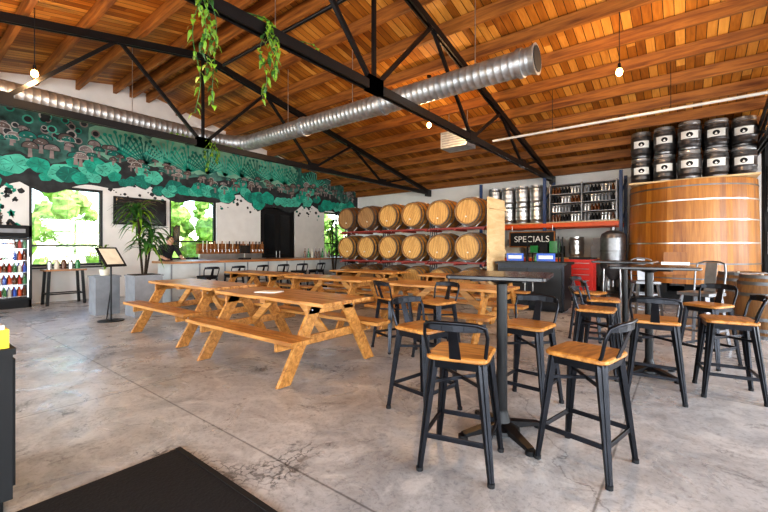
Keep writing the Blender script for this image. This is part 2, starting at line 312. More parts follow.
# ------------------------------------------------------------ mural
def mural():
    b=B(); X=XL+.003
    def poly(pts,m,off): b.add([(X+off,p[0],p[1]) for p in pts],[tuple(range(len(pts)))],m)
    def ell(y,z,ry,rz,m,off,a=0,n=18,wob=0):
        ph=random.random()*6; pts=[]
        for k in range(n):
            t=2*math.pi*k/n; q=1+wob*math.sin(5*t+ph); py,pz=ry*q*math.cos(t),rz*q*math.sin(t)
            pts.append((y+py*math.cos(a)-pz*math.sin(a),z+py*math.sin(a)+pz*math.cos(a)))
        poly(pts,m,off)
    sm=lambda t:max(0,min(1,t))**2*(3-2*max(0,min(1,t)))
    lo=lambda y:2.86+.16*math.sin(y*1.9)+.10*math.sin(y*4.3+1)-(.62 if y<1.9 else 0)*min(1,(1.9-y)/.6 if y<1.9 else 0)
    hi=lambda y:min(roof(y)-.02, 4.66-.12*sm((y-3)/2)+.13*abs(math.sin(y*2.1+2))+.08*math.sin(y*3.7))
    band=lambda y:4.02-.40*sm((y-3.0)/1.6)+.22*sm((y-8.6)/1.5)
    N=150
    for i in range(N):
        a=YF+.2+(13.45-YF-.2)*i/N; c=YF+.2+(13.45-YF-.2)*(i+1)/N
        poly([(a,lo(a)),(c,lo(c)),(c,hi(c)),(a,hi(a))],'mur_grey' ,0)
        poly([(a,lo(a)),(c,lo(c)),(c,lo(c)+.7),(a,lo(a)+.7)],'mur_dark' ,.0003)
    for i in range(200):
        y=random.uniform(-1,13); z=lo(y)-abs(random.gauss(0,.2)); r=random.uniform(.015,.065)
        ok=not any(o[0]-.08<y<o[1]+.08 and z<o[3]+.08 for o in LW)
        if ok: ell(y,z,r,r*random.uniform(.7,1.2),random.choice(['mur_dark','mur_dark','mur_deep']),.0005,0,9,.15)
    for i in range(170):
        y=random.uniform(-1,1.95); z=random.uniform(1.6,2.7)
        ell(y,z,random.uniform(.03,.11),random.uniform(.02,.07),random.choice(['mur_dark','mur_dark','mur_brown','mur_teal']),.0005,random.random()*3,10,.25)
    def fan(y,z,h,m,off,w=.022):
        for k in range(13):
            a=math.radians(-66+k*11); L=h*random.uniform(.75,1.05)
            p=[(y,z)]; 
            for s_ in(1,2,3,4): p.append((y+math.sin(a)*L*s_/4+random.uniform(-.02,.02),z+math.cos(a)*L*s_/4))
            for q,r in zip(p,p[1:]):
                dy,dz=r[0]-q[0],r[1]-q[1]; l=math.hypot(dy,dz) or 1; ny,nz=-dz/l*w,dy/l*w
                poly([(q[0]-ny,q[1]-nz),(r[0]-ny*.7,r[1]-nz*.7),(r[0]+ny*.7,r[1]+nz*.7),(q[0]+ny,q[1]+nz)],m,off)
            ell(p[-1][0],p[-1][1],.045,.045,m,off)
    for i in range(15): ell(3.6+i*.42,4.08+.10*math.sin(i*2),.46,.44,'mur_sage',.001+.00003*i,0,20,.10)
    for i,y in enumerate((3.9,4.5,5.1,5.7,6.3,6.9,7.5,8.1,8.7,9.3,10,10.8)): fan(y,3.66+random.uniform(-.05,.1),.74,['mur_teal','mur_deep','mur_teal2'][i%3],.0016+.0001*i)
    for i in range(130):
        y=random.uniform(-3,3.7); z=random.uniform(3.85,4.7); r=random.uniform(.05,.11)
        ell(y,z,r,r,['mur_teal2','mur_brown2','mur_pale','mur_teal'][i%4],.001+.00001*i,0,12); ell(y,z,r*.66,r*.66,'mur_dark',.0013+.00001*i,0,12)
    def disc(y,z,r,m,off):
        ell(y,z,r*1.08,r*.88,'mur_dark',off-.0002,0,20,.07); ell(y,z,r,r*.8,m,off,random.uniform(-.4,.4),20,.07); e='mur_deep' if m!='mur_deep' else 'mur_teal'
        for k in range(7):
            a=6.28*k/7+random.uniform(-.2,.2); poly([(y,z),(y+r*.78*math.cos(a-.05),z+r*.6*math.sin(a-.05)),(y+r*.78*math.cos(a+.05),z+r*.6*math.sin(a+.05))],e,off+.0002)
    for i in range(110):
        y=-2+15.2*i/110+random.uniform(-.12,.12); z=lo(y)+random.uniform(.03,.38+.3*(band(y)-3.62)/.4); r=random.uniform(.13,.27)
        if any(o[0]-.02<y<o[1]+.02 and z-r*.9<o[3]+.02 for o in LW): z=max(z,max(o[3] for o in LW)+r+.03)
        disc(y,z,r,random.choice(['mur_teal','mur_teal','mur_teal2','mur_teal2','mur_deep']),.0030+.00001*i)
    for row in range(3):
        for i in range(50):
            y=-2+15.3*i/50+random.uniform(-.15,.15)+row*.1; sc=.70+.25*(band(y)-3.62)/.4
            z=band(y)-row*.17*sc+random.uniform(-.07,.07)+.10*math.sin(y*1.7)
            r=random.uniform(.11,.20)*sc; h=r*random.uniform(.6,.9); off=.0045+.0006*row+.000008*i
            st=r*.26; poly([(y-st,z-h*1.7),(y+st,z-h*1.7),(y+st*.7,z),(y-st*.7,z)],'mur_brown2',off)
            cap=[(y+r*math.cos(t),z+h*math.sin(t)) for t in [-.25+(math.pi+.5)*k/13 for k in range(14)]]
            cap2=[(y+r*.86*math.cos(t),z+h*.84*math.sin(t)) for t in [-.2+(math.pi+.4)*k/13 for k in range(14)]]
            poly(cap,'mur_dark' if i%4 else 'mur_pale',off+.0003); poly(cap2,random.choice(['mur_brown','mur_brown2','mur_brown2','mur_brown','mur_deep']),off+.0005)
            for k in range(3): ell(y+r*random.uniform(-.5,.5),z+h*random.uniform(.1,.55),r*.09,r*.07,'mur_pale',off+.0006,0,7)
    return b.done('wall_mural')
mural()

# ------------------------------------------------------------ trusses
def truss(x):
    b=B(); top=lambda o:5.36-.2*abs(o)
    E=9.25; zb=3.5
    for sx in(-.035,.035):
        b.beam((x+sx,RY-E,zb),(x+sx,RY+E,zb),.03,.12,'black')
        for s in(-1,1): b.beam((x+sx,RY,top(0)),(x+sx,RY+s*E,top(E)+.02),.03,.13,'black')
    b.beam((x,RY,zb),(x,RY,top(0)),.05,.05,'black',up=(0,1,0))
    bn=[0,3.1,6.2]; tn=[1.55,4.65,7.6]
    for s in(-1,1):
        for i,t in enumerate(tn):
            b.beam((x,RY+s*bn[i],zb),(x,RY+s*t,top(t)),.05,.06,'black')
            if i<2: b.beam((x,RY+s*t,top(t)),(x,RY+s*bn[i+1],zb),.05,.06,'black')
        for o in bn: b.box((x,RY+s*o,zb+.03),(.11,.3,.2),'black')
        b.box((x,RY+s*(E-.1),zb+.0),(.12,.3,.26),'black')
    b.done('roof_truss')
for x in(-8.1,-3.4,1.3): truss(x)

# ------------------------------------------------------------ ducts
def duct(name,pts,r):
    b=B(); P=[];Rr=[]
    pts=[Vector(p) for p in pts]
    for i in range(len(pts)-1):
        L=(pts[i+1]-pts[i]).length; n=max(1,int(L/.11))
        for k in range(n):
            for f,rr in((0,r),(.45,r),(.5,r*1.025),(.58,r*1.025),(.63,r)):
                P.append(pts[i].lerp(pts[i+1],(k+f)/n)); Rr.append(rr)
    P.append(pts[-1]);Rr.append(r)
    b.tube(P,r,'galv',24,Rr,True); return b
zD=3.97; yD=5.68; xD=-9.2
elb=[(xD+.6-.6*math.sin(t),yD-.6*(1-math.cos(t)),zD) for t in [math.pi/2*k/6 for k in range(7)]]
b=duct('spiral_duct',[(-1.72,yD,zD)]+elb+[(xD,-5.0,zD)],.185)
for x in(-1.85,-4.4,-6.6): b.tube([(x,yD,zD),(x-.07,yD,zD)],.21,'galv',24,[.21,.21])
b.tube([(-1.74,yD,zD),(-1.66,yD,zD)],.19,'galv',24,[.19,.22])
b.tube([(-1.655,yD,zD),(-1.65,yD,zD)],.18,'blackmatte',24)
for x in(-2.6,-5.2,-7.2): b.tube([(x,yD,zD+.17),(x,yD,roof(yD)-.02)],.008,'steel',6)
for y in(.5,3.2): b.tube([(xD,y,zD+.17),(xD,y,roof(y)-.02)],.008,'steel',6)
b.done('spiral_duct')
b=B(); X,Y=W(458,9.6)
b.box((X,Y,3.95),(.7,.5,.4),'galv')
for i in range(6): b.box((X,Y-.262,3.8+.06*i),(.6,.02,.02),'grey')
b.cyl((X-.25,Y,4.15),(X-.25,Y,roof(Y)-.02),.01,'steel',seg=6); b.cyl((X+.25,Y,4.15),(X+.25,Y,roof(Y)-.02),.01,'steel',seg=6)
b.done('unit_heater')
b=B(); b.tube([(-3.5,8.6,3.76),(4.9,8.6,3.76)],.028,'pipe',8)
for x in(-2.2,-.2,1.8): b.tube([(x,8.6,3.75),(x,8.6,roof(8.6)-.02)],.006,'black',6)
b.done('sprinkler_pipe')
b=B(); b.tube([(-6.5,3.7,4.55),(4.9,3.7,4.55)],.028,'black',8)
for x in(-5,-1,3): b.tube([(x,3.7,4.57),(x,3.7,roof(3.7)-.02)],.008,'steel',6)
b.done('ceiling_conduit')

# ------------------------------------------------------------ pendant bulbs
def pendant(x,y,z=4.0):
    b=B(); b.cyl((0,0,roof(y)-z),(0,0,.12),.006,'blackmatte',seg=6); b.cyl((0,0,.05),(0,0,.13),.022,'black'); 
    b.ball((0,0,0),(.048,.048,.06),'bulb'); b.cyl((0,0,roof(y)-z-.03),(0,0,roof(y)-z-.001),.05,'black')
    b.done('pendant_bulb',(x,y,z))
    l=bpy.data.lights.new('bulb_light','POINT'); l.energy=95; l.color=(1,.6,.28); l.shadow_soft_size=.08
    o=bpy.data.objects.new('bulb_light',l); COL.objects.link(o); o.location=(x,y,z-.1)
for x,y in((-.8,6.95),(-4.45,7.35),(-8.0,1.43),(-4.3,1.0)): pendant(x,y)

# ------------------------------------------------------------ bar stool
def stool_mesh(seatmat,name):
    b=B(); hz=.665
    def rsq(h,r,z,n=5):
        pts=[]
        for cx,cy,a0 in((1,1,0),(-1,1,90),(-1,-1,180),(1,-1,270)):
            for k in range(n):
                a=math.radians(a0+90*k/(n-1)); pts.append(((h-r)*cx+r*math.cos(a),(h-r)*cy+r*math.sin(a),z))
        return pts
    b.rings([rsq(.172,.05,hz-.03),rsq(.178,.05,hz-.024),rsq(.178,.05,hz-.008),rsq(.17,.05,hz)],seatmat,True,False)
    b.rings([rsq(.16,.045,hz-.075),rsq(.165,.045,hz-.03)],'gun',True,False)
    bt,bb=.135,.20
    for sx in(-1,1):
        for sy in(-1,1):
            p0=Vector((sx*bt,sy*bt,hz-.035)); p1=Vector((sx*bb,sy*bb,.012))
            b.beam(p0,p1,.06,.034,'gun',up=(sx,sy,0),w1=.03,h1=.022)
            b.beam(p0+Vector((0,0,.0)),p1,.012,.05,'gun',up=(sx,sy,0),w1=.01,h1=.03)
            b.cyl((sx*bb,sy*bb,0),(sx*bb,sy*bb,.022),.02,'blackmatte',seg=10)
    f=lambda z:bt+(bb-bt)*(1-(z/(hz-.035)))
    for z,w in((.2,.028),(.50,.02)):
        h=f(z)
        if z<.3: 
            for s in(-1,1): b.beam((-h,s*h,z),(h,s*h,z),.012,w,'gun'); b.beam((s*h,-h,z),(s*h,h,z),.012,w,'gun')
        else:
            b.beam((-h,-h,z),(h,h,z),.012,w,'gun'); b.beam((-h,h,z),(h,-h,z),.012,w,'gun')
    pts=[(-.155,-.12,hz-.05),(-.165,-.15,hz+.02),(-.178,-.175,hz+.12),(-.17,-.195,hz+.175),(-.13,-.225,hz+.195),(-.06,-.242,hz+.2),(0,-.246,hz+.201)]
    pts=pts+[(-x,y,z) for x,y,z in pts[-2::-1]]
    b.tube(pts,.0105,'gun',8)
    band=[(-.17,-.185),(-.13,-.217),(-.06,-.236),(0,-.24),(.06,-.236),(.13,-.217),(.17,-.185)]
    for p,q in zip(band,band[1:]): b.beam((*p,hz+.175),(*q,hz+.175),.006,.045,'gun')
    b.beam((0,-.165,hz-.04),(0,-.238,hz+.16),.07,.006,'gun',up=(0,1,0),w1=.05)
    return b.mesh(name)
SM=stool_mesh('seat','bar_stool')
SMb=stool_mesh('blackmatte','bar_stool_dark')
def stool(x,y,rz,me=SM): inst('bar_stool',me,(x,y,0),rz,.002)
T1=W(502,2.68)
for u,d,rz in((462,2.33,14),(586,2.33,78),(424,3.08,-100),(528,3.18,176),
              (655,3.40,3),(728,3.40,98),(596,4.0,-88),(708,4.3,150),(603,4.75,-80),(590,5.5,-100),
              (437,4.55,170),(394,4.96,-20)):
    x,y=W(u,d); stool(x,y,rz)
# ------------------------------------------------------------ pub tables
def pub_table(h=.32):
    b=B(); z=1.10
    def rsq(h,r,z,n=5):
        pts=[]
        for cx,cy,a0 in((1,1,0),(-1,1,90),(-1,-1,180),(1,-1,270)):
            for k in range(n):
                a=math.radians(a0+90*k/(n-1)); pts.append(((h-r)*cx+r*math.cos(a),(h-r)*cy+r*math.sin(a),z))
        return pts
    b.rings([rsq(h-.01,.04,z-.028),rsq(h,.04,z-.022),rsq(h,.04,z-.006),rsq(h-.006,.04,z)],'tabletop',True,False)
    b.cyl((0,0,.05),(0,0,z-.05),.036,'black',seg=20); b.lathe([(.0,z-.03),(.11,z-.03),(.11,z-.04),(.04,z-.07)],'black',20)
    for a in range(4):
        t=math.radians(45+90*a); c,s=math.cos(t),math.sin(t)
        b.beam((c*.03,s*.03,z-.042),(c*.24,s*.24,z-.037),.03,.02,'black')
        b.beam((c*.03,s*.03,.065),(c*.30,s*.30,.03),.07,.05,'black',w1=.05,h1=.022)
        b.cyl((c*.30,s*.30,0),(c*.30,s*.30,.03),.032,'black')
    b.lathe([(.12,.025),(.115,.05),(.06,.08),(.042,.14),(.036,.16)],'black',20)
    return b.mesh('pub_table')
PT=pub_table(.31); PT2=pub_table(.37)
inst('pub_table',PT,(*T1,0),10); T2=W(649,3.95); inst('pub_table',PT2,(*T2,0),8); T3=W(625,5.6); inst('pub_table',PT2,(*T3,0),-3)
def tall_chair():
    b=B(); hz=.72
    b.box((0,0,hz-.02),(.36,.36,.04),'chair')
    for sx in(-1,1):
        for sy in(-1,1): b.beam((sx*.14,sy*.14,hz-.03),(sx*.21,sy*.21,0),.045,.03,'chair',up=(sx,sy,0),w1=.03)
        b.tube([(sx*.165,-.15,hz-.03),(sx*.17,-.19,hz+.25),(sx*.15,-.21,hz+.36)],.012,'chair')
    b.tube([(-.15,-.21,hz+.36),(-.08,-.23,hz+.385),(.08,-.23,hz+.385),(.15,-.21,hz+.36)],.012,'chair')
    b.beam((0,-.17,hz-.03),(0,-.225,hz+.37),.13,.005,'chair',up=(0,1,0))
    for z in(.25,.5):
        h=.14+.07*(1-z/.7)
        for s in(-1,1): b.beam((-h,s*h,z),(h,s*h,z),.012,.025,'chair'); b.beam((s*h,-h,z),(s*h,h,z),.012,.025,'chair')
    return b.mesh('metal_bar_chair')
TC=tall_chair(); x,y=W(701,4.95); inst('metal_bar_chair',TC,(x,y,0),150); x,y=W(645,6.7); inst('metal_bar_chair',TC,(x,y,0),200)

# ------------------------------------------------------------ picnic table
def picnic():
    b=B(); L=1.92; z=.76
    for i in range(5): b.box((0,-.28+.14*i,z-.02),(L,.133,.038),'picnic')
    for s in(-1,1):
        for k in(0,1): b.box((0,s*(.52+.125*k),.44),(L,.118,.038),'picnic')
    for sx in(-1,1):
        x=sx*(L/2-.24)
        b.box((x,0,z-.085),(.038,.68,.09),'picnic')
        b.box((x-sx*.04,0,.375),(.038,1.33,.09),'picnic')
        for s in(-1,1):
            p0=Vector((x+.0,s*.21,z-.045)); p1=Vector((x+.0,s*.61,.008))
            d=(p1-p0).normalized(); w=.065; t=.019
            vs=[]
            for p in(p0,p1):
                for ax in(-t,t):
                    for q in(-1,1): vs.append(p+Vector((ax,q*w/abs(d.z),0)))
            b.add(vs,[(0,1,3,2),(4,6,7,5),(0,4,5,1),(2,3,7,6),(0,2,6,4),(1,5,7,3)],'picnic')
        b.beam((x-sx*.05,0,.36),(x-sx*.48,0,z-.06),.09,.038,'picnic',up=(0,1,0))
        for s in(-1,1):
            for yy in(.28,.54): b.cyl((x+sx*.02,s*yy,.375 if yy>.3 else z-.085),(x+sx*.03,s*yy,.375 if yy>.3 else z-.085),.01,'steel',seg=8)
    b.box((0,0,z-.06),(.09,.66,.038),'picnic')
    return b.mesh('picnic_table')
PM=picnic()
for x,y,r in((-3.62,2.84,0),(-5.85,2.95,.5),(-2.75,5.0,-1),(-5.1,5.05,1),(-3.3,6.9,0),(-5.9,7.0,0),(-7.35,5.1,0)): inst('picnic_table',PM,(x,y,0),r,.004)
b=B(); b.box((0,0,.003),(.28,.2,.006),'label'); b.box((.0,.0,.008),(.24,.16,.004),'cream'); b.done('menu_card',(-3.9,2.8,.76),20)

# ------------------------------------------------------------ barrels
def barrel_mesh(body,head):
    b=B(); R=Matrix.Rotation(math.radians(90),3,'X'); L=.45
    prof=[]; n=12
    for i in range(n+1):
        z=-L+2*L*i/n; prof.append((.35-.065*(z/L)**2,z))
    b.lathe(prof,body,30,R=R)
    for s in(-1,1):
        b.lathe([(.285,s*L),(.27,s*L)],body,30,R=R); b.lathe([(.27,s*L),(.262,s*(L-.03))],'oakdk',30,R=R); b.lathe([(.262,s*(L-.03)),(.0,s*(L-.03))],head,30,R=R)
        for k in range(1,8):
            xx=-.262+.0655*k; hh=math.sqrt(.26**2-xx**2); b.box((xx,-s*(L-.03)-s*.001,0),(.004,.002,2*hh),'oakdk')
        b.cyl((.0,-s*(L-.03),-.12),(.0,-s*(L-.0),-.12),.018,'cream',seg=8)
    for z in(-.425,-.33,-.17,.17,.33,.425):
        r=.35-.065*(z/L)**2+.004; b.lathe([(r-.003,z-.024),(r+.004,z-.024),(r+.005,z+.024),(r-.003,z+.024)],'hoop',30,R=R)
    b.tube([(0,0,.345),(0,0,.365)],.03,'cream',10)
    return b.mesh('wine_barrel')
BM=barrel_mesh('oak','oakhead'); BMd=barrel_mesh('oakdk','oakheaddk')
cols=[-3.87-.745*k for k in range(6)]; BY=8.45
zs=[.5,1.31,2.12]
for r in range(3):
    for i,x in enumerate(cols): inst('wine_barrel',BMd if (i>=4 and r!=1) or (i,r)==(3,0) else BM,(x,BY,zs[r]),0).rotation_euler=(0,random.uniform(-.5,.5),0)
def rack(xc):
    b=B()
    for r in range(3):
        z=zs[r]-.345
        for yy in(BY-.22,BY+.22):
            b.box((xc,yy,z-.02),(1.44,.04,.04),'rackred' if r else 'pipe')
            for cx in(-.3725,.3725):
                for s in(-1,1): b.beam((xc+cx+s*.12,yy,z),(xc+cx+s*.24,yy,z+.115),.035,.02,'pipe')
        for xx in(-.70,0,.70):
            b.box((xc+xx,BY,z-.06),(.05,.62,.04),'rackred' if r else 'pipe')
    for xx in(-.715,.715):
        for yy in(BY-.1,BY+.1): b.box((xc+xx,yy,1.0),(.022,.03,2.0),'hoop')
    b.done('barrel_rack')
for k in(0,2,4): rack((cols[k]+cols[k+1])/2)
b=B(); b.box((-3.36,8.45,1.25),(.035,.95,2.3),'ply'); 
for z in(.3,1.2,2.2): b.box((-3.33,8.45,z),(.03,.95,.09),'ply')
b.box((-3.36,8.0,.05),(.1,.1,.1),'ply'); b.box((-3.36,8.9,.05),(.1,.1,.1),'ply'); b.done('plywood_end_panel')

# ------------------------------------------------------------ kegs
def keg(b,x,y,z,h=.58,r=.2,m='steel',label=False,rim=None):
    p=[(.0,.02),(r*.8,.02),(r*.86,0),(r*.92,0),(r*.95,.04),(r*.88,.07),(r,.11),(r,h*.30),(r*1.04,h*.33),(r*1.04,h*.36),(r,h*.39),(r,h*.62),(r*1.04,h*.65),(r*1.04,h*.68),(r,h*.71),(r,h-.11)]
    q=[(r,h-.11),(r*.88,h-.07),(r*.95,h-.05),(r*.95,h),(r*.9,h),(r*.86,h-.05),(0,h-.05)]
    b.lathe(p,m,18,c=(x,y,z)); b.lathe(q,rim or m,18,c=(x,y,z))
    if label:
        zc=z+h*.505; c0=math.radians(-90+ (x-.08)*-6); vs=[]
        for zz,ph in((-.085,0),(.085,0)):
            for k in range(7): a=c0-.75+1.5*k/6; vs.append((x+r*1.045*math.cos(a),y+r*1.045*math.sin(a),zc+zz))
        b.add(vs,[(k,k+1,8+k,7+k) for k in range(6)],'label',True)
        vs=[]
        for k in range(12):
            t=2*math.pi*k/12; a=c0+.28*math.cos(t); vs.append((x+r*1.06*math.cos(a),y+r*1.06*math.sin(a),zc+.055*math.sin(t)))
        b.add(vs,[tuple(range(12))],'blackmatte')
b=B()
for r in range(2):
    for j in range(2):
        for i in range(4): keg(b,-5.0+.45*i,12.45+.45*j,2.08+.585*r)
b.done('keg_stack')
b=B()
for x in(-5.35,-3.33,-1.36):
    for y in(12.15,13.2): b.box((x,y,1.7),(.08,.08,3.4),'bluep')
    for z in(.3,1.1,1.9,2.7): b.beam((x,12.15,z),(x,13.2,z+.6),.03,.03,'bluep')
for z in(.95,2.0):
    for y in(12.13,13.2): b.box((-3.35,y,z-.03),(3.9,.05,.12),'orange')
    b.box((-3.35,12.67,z+.055),(3.9,1.0,.03),'ply')
b.done('pallet_rack')
b=B()
for r in range(5):
    b.box((-2.35,12.5,2.09+.27*r),(1.75,.42,.018),'chair')
for xx in(-3.22,-2.35,-1.48): b.box((xx,12.5,2.64),(.03,.42,1.14),'chair')
for r in range(4):
    for i in range(19):
        x=-3.14+.087*i
        if abs(x+2.35)<.05: continue
        for j in range(2):
            h=.2; b.lathe([(0,0),(.034,0),(.034,h*.62),(.016,h*.78),(.016,h),(0,h)],['bottle','blackmatte','steel','grey','blackmatte','steel'][(i//3+r*2)%6],8,c=(x,12.36+.12*j,2.10+.27*r))
b.done('bottle_shelf')
b=B()
for i in range(6):
    x=-5.0+.62*i
    if i%2: b.box((x,12.6,1.19),(.45,.5,.34),['cream','blackmatte','grey'][i//2] ); b.box((x,12.6,1.47),(.35,.4,.22),'grey')
    else: keg(b,x,12.5,1.025,.6,.2,'steel')
b.done('storage_boxes')
b=B()
for i in range(8): keg(b,-5.0+.47*i,12.5,.02,.6,.2,'steel' if i%3 else 'kegdark')
b.done('floor_kegs')
b=B(); b.box((0,0,0),(1.3,.03,.42),'blackmatte')
for s in(-1,1): b.box((s*.66,-.005,0),(.03,.05,.48),'joist'); b.box((0,-.005,s*.225),(1.3,.05,.03),'joist')
so=b.done('specials_chalkboard',(-3.68,12.05,1.56))
b2=B(); b2.cyl((-.6,.02,.2),(-.6,.02,.42),.008,'steel',seg=6); b2.cyl((.6,.02,.2),(.6,.02,.42),.008,'steel',seg=6); h=b2.done('hanger'); h.parent=so
tx=bpy.data.curves.new('lettering','FONT'); tx.body='SPECIALS'; tx.size=.26; tx.align_x='CENTER'; tx.align_y='CENTER'; tx.extrude=.002
to=bpy.data.objects.new('lettering',tx); COL.objects.link(to); to.parent=so; to.location=(0,-.022,0); to.rotation_euler=(math.pi/2,0,0); tx.materials.append(M['label'])

# service counter
b=B(); cx,cy=-2.55,8.5
b.box((cx,cy,.5),(1.35,.6,.9),'gun'); b.box((cx,cy,.975),(1.45,.68,.05),'black'); b.box((cx,cy,.03),(1.25,.5,.06),'blackmatte')
for s in(-1,1): b.box((cx+s*.33,cy-.31,.5),(.6,.02,.75),'black'); b.box((cx+s*.08,cy-.33,.55),(.02,.02,.3),'steel')
b.done('service_counter')
for i,dx in enumerate((-.33,.3)):
    b=B(); b.box((0,0,.10),(.36,.02,.16),'blue'); b.box((0,-.012,.10),(.28,.006,.07),'label'); b.box((0,.02,.008),(.3,.1,.016),'black')
    b.done('table_sign',(cx+dx,cy-.2,1.0))
b=B()
for i in range(7): 
    x=cx-.55+.18*i; hgt=random.uniform(.12,.18); b.lathe([(0,0),(.035,0),(.035,hgt*.6),(.013,hgt*.75),(.013,hgt),(0,hgt)],random.choice(['bottle','green','blackmatte']),10,c=(x,0,0))
b.done('bottle_row',(0,cy+.15,1.002))
b=B(); b.box((0,0,.57),(.5,.48,.9),'red'); b.box((0,0,1.04),(.54,.5,.04),'blackmatte')
for i in range(6): b.box((0,-.245,.2+.138*i),(.45,.012,.115),'red'); b.box((0,-.257,.24+.138*i),(.36,.015,.015),'steel')
for sx in(-1,1):
    for sy in(-1,1): b.cyl((sx*.2-.015,sy*.18,.06),(sx*.2+.015,sy*.18,.06),.06,'blackmatte'); b.box((sx*.2,sy*.18,.1),(.05,.05,.06),'steel')
x,y=W(583,9.5); b.done('tool_chest',(x,y,0))
b=B()
for x in(-.4,.4):
    for y in(-.22,.22): b.box((x,y,.8),(.03,.03,1.6),'black')
for z in(.15,.65,1.15): b.box((0,0,z),(.83,.48,.025),'black')
for z in(.17,.67,1.17):
    for k in range(3):
        h=random.uniform(.18,.36); b.box((-.25+.25*k,0,z+h/2),(.2,.3,h),random.choice(['cream','grey','blackmatte','green','steel','blackmatte']))
x,y=W(545,10.6); b.done('wire_shelf',(x,y,0)); 
b=B(); b.lathe([(0,.45),(.1,.5),(.28,.8),(.29,.85),(.29,1.55),(.26,1.66),(.15,1.73),(.06,1.75),(.06,1.83),(0,1.83)],'chair',28)
for a in range(4):
    t=math.pi/4+a*math.pi/2; b.cyl((.25*math.cos(t),.25*math.sin(t),.85),(.28*math.cos(t),.28*math.sin(t),0),.022,'steel')
b.lathe([(.295,1.2),(.305,1.2),(.305,1.24),(.295,1.24)],'hoop',28); b.cyl((0,0,.46),(0,0,.3),.03,'steel'); 
x,y=W(613,9.95); b.done('fermenter_tank',(x,y,0))

# ------------------------------------------------------------ foeder
fx,fy,fr=.08,12.0,1.27
b=B(); seg=66; mats=[random.choice(['foeder1','foeder2','foeder1']) for _ in range(seg)]
b.lathe([(fr,.5),(fr*.985,1.2),(fr*.97,2.0),(fr*.955,2.8)],'foeder1',seg,c=(fx,fy,0),mats=mats)
b.lathe([(fr*.955,2.8),(fr*.93,2.8),(fr*.93,2.74),(0,2.74)],'foeder2',seg,c=(fx,fy,0)); b.lathe([(0,.52),(fr*.97,.52),(fr,.5)],'foeder2',seg,c=(fx,fy,0))
for z in(.62,.95,1.4,1.9,2.35,2.66):
    r=fr*(1-.0196*(z-.5))+.006; b.lathe([(r-.006,z-.014),(r+.004,z-.014),(r+.004,z+.014),(r-.006,z+.014)],'hoop' if z in(.95,2.66,.62) else 'steel',seg,c=(fx,fy,0))
for i in range(-2,3): b.box((fx+i*.5,fy,.39),(.18,2.2,.2),'blackmatte')
for s in(-1,1): b.box((fx,fy+s*.7,.17),(2.4,.2,.25),'blackmatte')
b.box((fx-.25,fy-fr-.005,.95),(.42,.05,.5),'foeder2'); b.box((fx-.25,fy-fr-.045,.95),(.5,.03,.06),'steel'); b.cyl((fx-.25,fy-fr-.03,.95),(fx-.25,fy-fr-.12,.95),.025,'steel')
b.cyl((fx+.35,fy-fr+.04,.72),(fx+.35,fy-fr-.12,.72),.025,'steel'); b.box((fx+.35,fy-fr-.1,.77),(.02,.02,.1),'red')
for i in(-2,2): b.box((fx+i*.5,fy,.05),(.2,2.2,.1),'blackmatte')
b.done('oak_foeder')
b=B()
b.box((fx,fy-.05,2.83),(2.3,1.9,.04),'ply')
for r in range(2):
    for j in range(3):
        for i in range(5):
            xx=fx-.94+.47*i; yy=fy-.80+.46*j+ (.16*(abs(i-2)) if j==0 else .1)
            keg(b,xx,yy,2.86+.645*r,.625,.215,'kegdark',j==0,rim='steel')
b.done('keg_stack')
b=B(); b.box((1.50,12.3,1.9),(.18,.5,3.8),'blackmatte'); b.box((1.50,12.03,2.6),(.12,.03,1.0),'screen'); b.box((1.5,12.03,1.4),(.1,.03,.5),'grey'); b.done('control_cabinet')
for u,d in((742,6.3),(767,5.6)):
    x,y=W(u,d); o=inst('wine_barrel',BMd,(x,y,.45)); o.rotation_euler=(math.pi/2,0,.3)

# ------------------------------------------------------------ bar
b=B(); bx0,bx1,by0,by1=-9.7,-9.05,3.9,12.2
b.box(((bx0+bx1)/2,(by0+by1)/2,.47),(bx1-bx0,by1-by0,.94),'bar')
b.box(((bx0+bx1)/2+.02,(by0+by1)/2,.965),(bx1-bx0+.32,by1-by0+.15,.05),'bartop')
b.box((bx1+.01,(by0+by1)/2,.05),(.02,by1-by0,.1),'blackmatte')
n=int((by1-by0)/.6)
for i in range(n+1): b.box((bx1+.008,by0+.02+(by1-by0-.04)*i/n,.5),(.016,.03,.85),'grey')
b.tube([(bx1+.18,by0+.1,.2),(bx1+.18,by1-.1,.2)],.02,'steel',8)
for i in range(5): b.box((bx1+.09,by0+.3+i*1.9,.2),(.18,.03,.03),'steel')
b.done('bar_counter')
for i in range(10):
    if i in(6,): continue
    stool(-8.58,4.5+.66*i,90+random.uniform(-8,8),SMb)
b=B()
b.box((-11.6,8.4,.45),(.7,6.4,.88),'joist'); b.box((-11.6,8.4,.915),(.76,6.5,.05),'bartop')
for i in range(8): b.box((-11.24,5.6+.8*i,.45),(.02,.72,.7),'bartop'); b.box((-11.22,5.6+.8*i+.3,.5),(.02,.02,.15),'steel')
b.done('back_bar')
b=B(); b.box((-11.75,7.0,1.28),(.16,2.3,.32),'joist'); b.box((-11.75,7.0,1.1),(.1,2.2,.3),'steel'); b.box((-11.6,7.0,.955),(.3,2.2,.025),'steel')
for i in range(18):
    y=5.95+.123*i; b.cyl((-11.67,y,1.25),(-11.6,y,1.25),.012,'steel',seg=8); b.cyl((-11.6,y,1.26),(-11.6,y,1.17),.01,'steel',seg=8)
    b.cyl((-11.62,y,1.27),(-11.6,y,1.52),.012,random.choice(['blackmatte','blackmatte','cream','bartop']),r1=.02,seg=8)
b.done('beer_tap_wall')
b=B()
for i in range(34):
    y=10.0+.09*(i%17); x=-11.7+.12*(i//17); b.lathe([(0,0),(.028,0),(.036,.14),(.033,.14),(.026,.01),(0,.01)],'steel',9,c=(x,y,.945))
